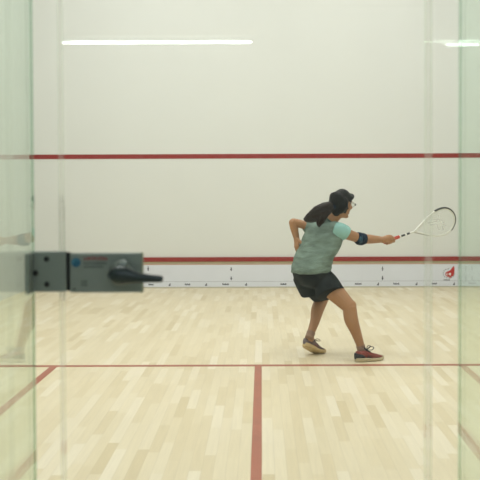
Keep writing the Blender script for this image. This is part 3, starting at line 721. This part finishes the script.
# shoes
def shoe(origin, yaw, pitch_r, pitch_f, roll, m_up, m_heel, m_sole, m_lace, m_patch, label, bow):
    L = 0.245; f2 = V3(math.cos(yaw), math.sin(yaw), 0); sd = V3(-math.sin(yaw), math.cos(yaw), 0)
    # bent centre line: pitch changes behind the ball of the foot
    def ang(x): t = min(1, max(0, (x - 0.14) / 0.05)); return pitch_r + (pitch_f - pitch_r) * t
    def base(x):
        n = 24; p = V3(0, 0, 0)
        for i in range(n):
            a = ang(x * (i + 0.5) / n); p = p + (f2 * math.cos(a) - V3(0, 0, 1) * math.sin(a)) * (x / n)
        return p
    def fr(x):
        a = ang(x); fw = f2 * math.cos(a) - V3(0, 0, 1) * math.sin(a); upz = f2 * math.sin(a) + V3(0, 0, 1) * math.cos(a)
        s_ = sd * math.cos(roll) + upz * math.sin(roll); return fw, s_, fw.cross(s_)
    def S(x, y, z): fw, s_, u_ = fr(x); return origin + base(x) + s_ * y + u_ * z
    W = lambda x: 0.030 + 0.014 * math.sin(min(1, x / 0.19) * PI * 0.5) if x < 0.19 else 0.044 * math.sqrt(max(0.02, 1 - ((x - 0.19) / 0.058) ** 2))
    xs = [0.003, 0.012, 0.03, 0.06, 0.09, 0.12, 0.15, 0.18, 0.205, 0.225, 0.238, 0.244]
    Wd = lambda x: W(x) * (math.sqrt(min(1, (x + 0.004) / 0.03)) if x < 0.026 else 1)
    # sole
    bm = bmesh.new(); rings = []
    for x in xs:
        tz = 0.014 if x > 0.1 else 0.017
        spring = 0.012 * max(0, (x - 0.19) / 0.055) ** 2
        c = S(x, 0, tz + spring); fw, s_, u_ = fr(x); rings.append((c, s_ * (Wd(x) + 0.004), u_ * tz))
    loft(bm, rings, 24, p=4.5, cap=0.05)
    sole = bm
    # upper
    bm = bmesh.new(); rings = []
    prof = {0.003: 0.070, 0.012: 0.084, 0.03: 0.084, 0.06: 0.080, 0.09: 0.084, 0.12: 0.074, 0.15: 0.062, 0.18: 0.053, 0.205: 0.046, 0.225: 0.040, 0.238: 0.032, 0.244: 0.024}
    for x in xs:
        h = prof[x]; zc = 0.026 + (h - 0.026) / 2 - 0.004; fw, s_, u_ = fr(x)
        rings.append((S(x, 0, zc), s_ * Wd(x) * (0.93 if x > 0.1 else 0.88), u_ * (h - 0.018) / 2))
    loft(bm, rings, 24, p=2.6, cap=0.15)
    up_o = remeshed('shoe', bm, m_up, person, 0.0045, 3); up_o['label'] = label
    link('sole', sole, m_sole, up_o, smooth=True)['label'] = 'pale rubber sole'
    # heel counter
    bm = bmesh.new(); rings = []
    for x in (-0.002, 0.01, 0.03, 0.055, 0.07):
        h = 0.066 if x < 0.05 else (0.056 if x < 0.06 else 0.044); fw, s_, u_ = fr(max(x, 0)); xx = max(x, 0.002)
        rings.append((S(x, 0, 0.026 + (h - 0.026) / 2), s_ * (Wd(xx) * 0.93 + 0.003), u_ * (h - 0.016) / 2))
    loft(bm, rings, 24, p=2.6, cap=0.1); link('heel_counter', bm, m_heel, up_o, smooth=True)['label'] = 'darker heel'
    # side flash
    for s in (-1, 1):
        bm = bmesh.new()
        for q in (0.085, 0.105):
            tube(bm, [S(q, s * (Wd(q) * 0.93 + 0.001), 0.030), S(q + 0.018, s * Wd(q) * 0.88, 0.050), S(q + 0.026, s * Wd(q) * 0.62, 0.066)], 0.0045, n=8, flat=0.5)
        link('side_stripe', bm, m_patch, up_o, smooth=True)
    # tongue, laces and bow
    bm = bmesh.new(); tube(bm, [S(0.135, 0, 0.066), S(0.105, 0, 0.082), S(0.082, 0, 0.104)], [0.016, 0.018, 0.015], n=12, flat=0.3, upv=fr(0.1)[1])
    link('tongue', bm, m_heel, up_o, smooth=True)
    bm = bmesh.new()
    for i in range(4):
        x = 0.105 + i * 0.019; h = 0.084 - 0.011 * i - (0.004 if i > 1 else 0)
        tube(bm, [S(x, -0.024, h - 0.012), S(x + 0.004, 0, h + 0.002), S(x, 0.024, h - 0.012)], 0.0028, n=7)
    b0 = S(0.10, 0, 0.088)
    fw, s_, u_ = fr(0.1)
    for s in (-1, 1):
        q = [b0, b0 + fw * 0.02 + s_ * 0.02 * s + u_ * 0.016 * bow, b0 + fw * 0.050 + s_ * 0.026 * s + u_ * 0.012 * bow, b0 + fw * 0.030 + s_ * 0.03 * s + u_ * 0.002, b0]
        tube(bm, q, 0.0030, n=7)
        tube(bm, [b0, b0 - fw * 0.004 + s_ * 0.03 * s, b0 + s_ * 0.05 * s - u_ * 0.012], 0.0026, n=7)
    link('lace', bm, m_lace, up_o, smooth=True)
    return S
gR = G(355.2, 362.0)
S1 = shoe(gR + V3(0.0, 0, 0.0), R(22), 0, 0, 0, M['shoered'], M['shoedark'], M['sole'], M['lace'], M['shoedark'], 'right shoe, maroon with pale sole', 1.6)
S2 = shoe(P(303.6, 346.2, 7.10), R(38), R(27), R(9), R(-16), M['shoegrey'], M['shoeheel'], M['gum'], M['lacepale'], M['shoered'], 'left shoe, mauve grey with cream sole, heel lifted', 1.2)
for an, kn, lab in ((ANR, KNR, 'right ankle sock'), (ANL, KNL, 'left ankle sock')):
    bm = bmesh.new(); d = (kn - an).normalized()
    tube(bm, [an - d * 0.045, an - d * 0.01, an + d * 0.012], [0.036, 0.0345, 0.036], n=20, cap=0.08)
    link('sock', bm, M['sock'], person, smooth=True)['label'] = lab

# ------------------------------------------------------------------ racket
racket = thing('squash_racket', 'white squash racket with red grip held out to the right', 'racket', BUTT)
s_th = (P(414, 231.4, 7.36) - BUTT).dot(ra)              # throat along the axis
bm = bmesh.new(); tube(bm, [RK(0.014), RK(0.022), RK(0.03), RK(0.16)], [0.0175, 0.0165, 0.0145, 0.0140], n=16, sm=1, cap=0.3)
link('grip', bm, M['grip'], racket, smooth=True)['label'] = 'red grip'
bm = bmesh.new(); tube(bm, [RK(0.155), RK(s_th + 0.005)], [0.008, 0.0075], n=14, sm=1); link('shaft', bm, M['frame'], racket, smooth=True)
bm = bmesh.new()
for a, b in ((0.18, 0.215), (0.235, 0.262)): tube(bm, [RK(a), RK(b)], 0.0090, n=14, sm=1, cap=0.2)
link('shaft_band', bm, M['bumper'], racket, smooth=True)['label'] = 'dark bands on the shaft'
HLn = RLEN - s_th
outline = [(0, 0), (0.10, 0.022), (0.22, 0.048), (0.36, 0.078), (0.50, 0.101), (0.62, 0.112), (0.72, 0.113), (0.82, 0.103), (0.90, 0.083), (0.96, 0.053), (0.99, 0.025), (1.0, 0)]
half = catmull(outline, 4)
loop = [(s_th + a * HLn, b) for a, b in half] + [(s_th + a * HLn, -b) for a, b in half[-2:0:-1]]
pts = [RK(a, b) for a, b in loop]
bm = bmesh.new(); tube(bm, pts + [pts[0]], 0.0075, n=12, sm=1, flat=1.25); link('frame', bm, M['frame'], racket, smooth=True)['label'] = 'white teardrop frame'
bp_ = [(a, b) for a, b in loop]
i0 = min(range(len(bp_)), key=lambda i: abs(bp_[i][0] - (s_th + 0.56 * HLn)) + (1 if bp_[i][1] < 0 else 0))
i1 = min(range(len(bp_)), key=lambda i: abs(bp_[i][0] - (s_th + 0.86 * HLn)) + (1 if bp_[i][1] > 0 else 0))
def grown(a, b, e=0.003):
    cx = s_th + 0.6 * HLn; v = Vector((a - cx, b)); v = v * (1 + e / v.length); return RK(cx + v.x, v.y)
bm = bmesh.new(); tube(bm, [grown(*bp_[i]) for i in range(i0, i1 + 1)], 0.0088, n=12, sm=1, flat=1.2); link('bumper', bm, M['bumper'], racket, smooth=True)['label'] = 'black bumper round the tip'
bm = bmesh.new()
lo = [q for q in bp_ if q[1] < 0 and q[0] < s_th + 0.34 * HLn][::-1]
tube(bm, [grown(a, b, 0.002) for a, b in lo], 0.0082, n=10, sm=1); link('throat_stripe', bm, M['bumper'], racket, smooth=True)['label'] = 'dark stripe on the lower throat'
# strings
def wid(s):
    a = (s - s_th) / HLn
    for (a0, b0), (a1, b1) in zip(half, half[1:]):
        if a0 <= a <= a1: return b0 + (b1 - b0) * ((a - a0) / max(1e-6, a1 - a0))
    return 0
bm = bmesh.new()
for i in range(1, 20):
    s = s_th + HLn * (0.10 + 0.88 * i / 20); w_ = wid(s)
    if w_ > 0.01: tube(bm, [RK(s, -w_), RK(s, w_)], 0.0015, n=5, sm=1)
for i in range(-6, 7):
    t = i * 0.0168; ins = [s_th + HLn * q / 200 for q in range(201) if wid(s_th + HLn * q / 200) > abs(t)]
    if len(ins) > 4: tube(bm, [RK(ins[0], t * 0.98), RK(ins[-1], t)], 0.0015, n=5, sm=1)
st = link('strings', bm, M['string'], racket); st.name = 'string_bed'; st['label'] = 'white string bed'
# pale stencil on the strings: two chevrons
bm = bmesh.new()
def stencil(p):
    for (a0, b0), (a1, b1) in zip(p, p[1:]):
        v = (Vector((a1 - a0, b1 - b0))).normalized() * 0.006; nx, ny = -v.y, v.x
        q = [(a0 + nx, b0 + ny), (a1 + nx, b1 + ny), (a1 - nx, b1 - ny), (a0 - nx, b0 - ny)]
        bm.faces.new([bm.verts.new(RK(x, y, 0.0015)) for x, y in q])
m_ = s_th + HLn * 0.5
stencil([(m_ - 0.02, 0.045), (m_ + 0.055, 0.03), (m_ + 0.075, -0.075)]); stencil([(m_ - 0.045, 0.012), (m_ + 0.02, 0.0), (m_ + 0.035, -0.06)]); stencil([(m_ - 0.06, 0.03), (m_ + 0.03, 0.02)]); stencil([(m_ + 0.05, 0.07), (m_ + 0.10, -0.05)])
link('stencil', bm, glass('stencil_paint', (0.9, 0.9, 0.9, 1), 0.0, haze=0.35, hazecol=(0.95, 0.96, 0.93, 1)), st)['label'] = 'white painted stencil mark'
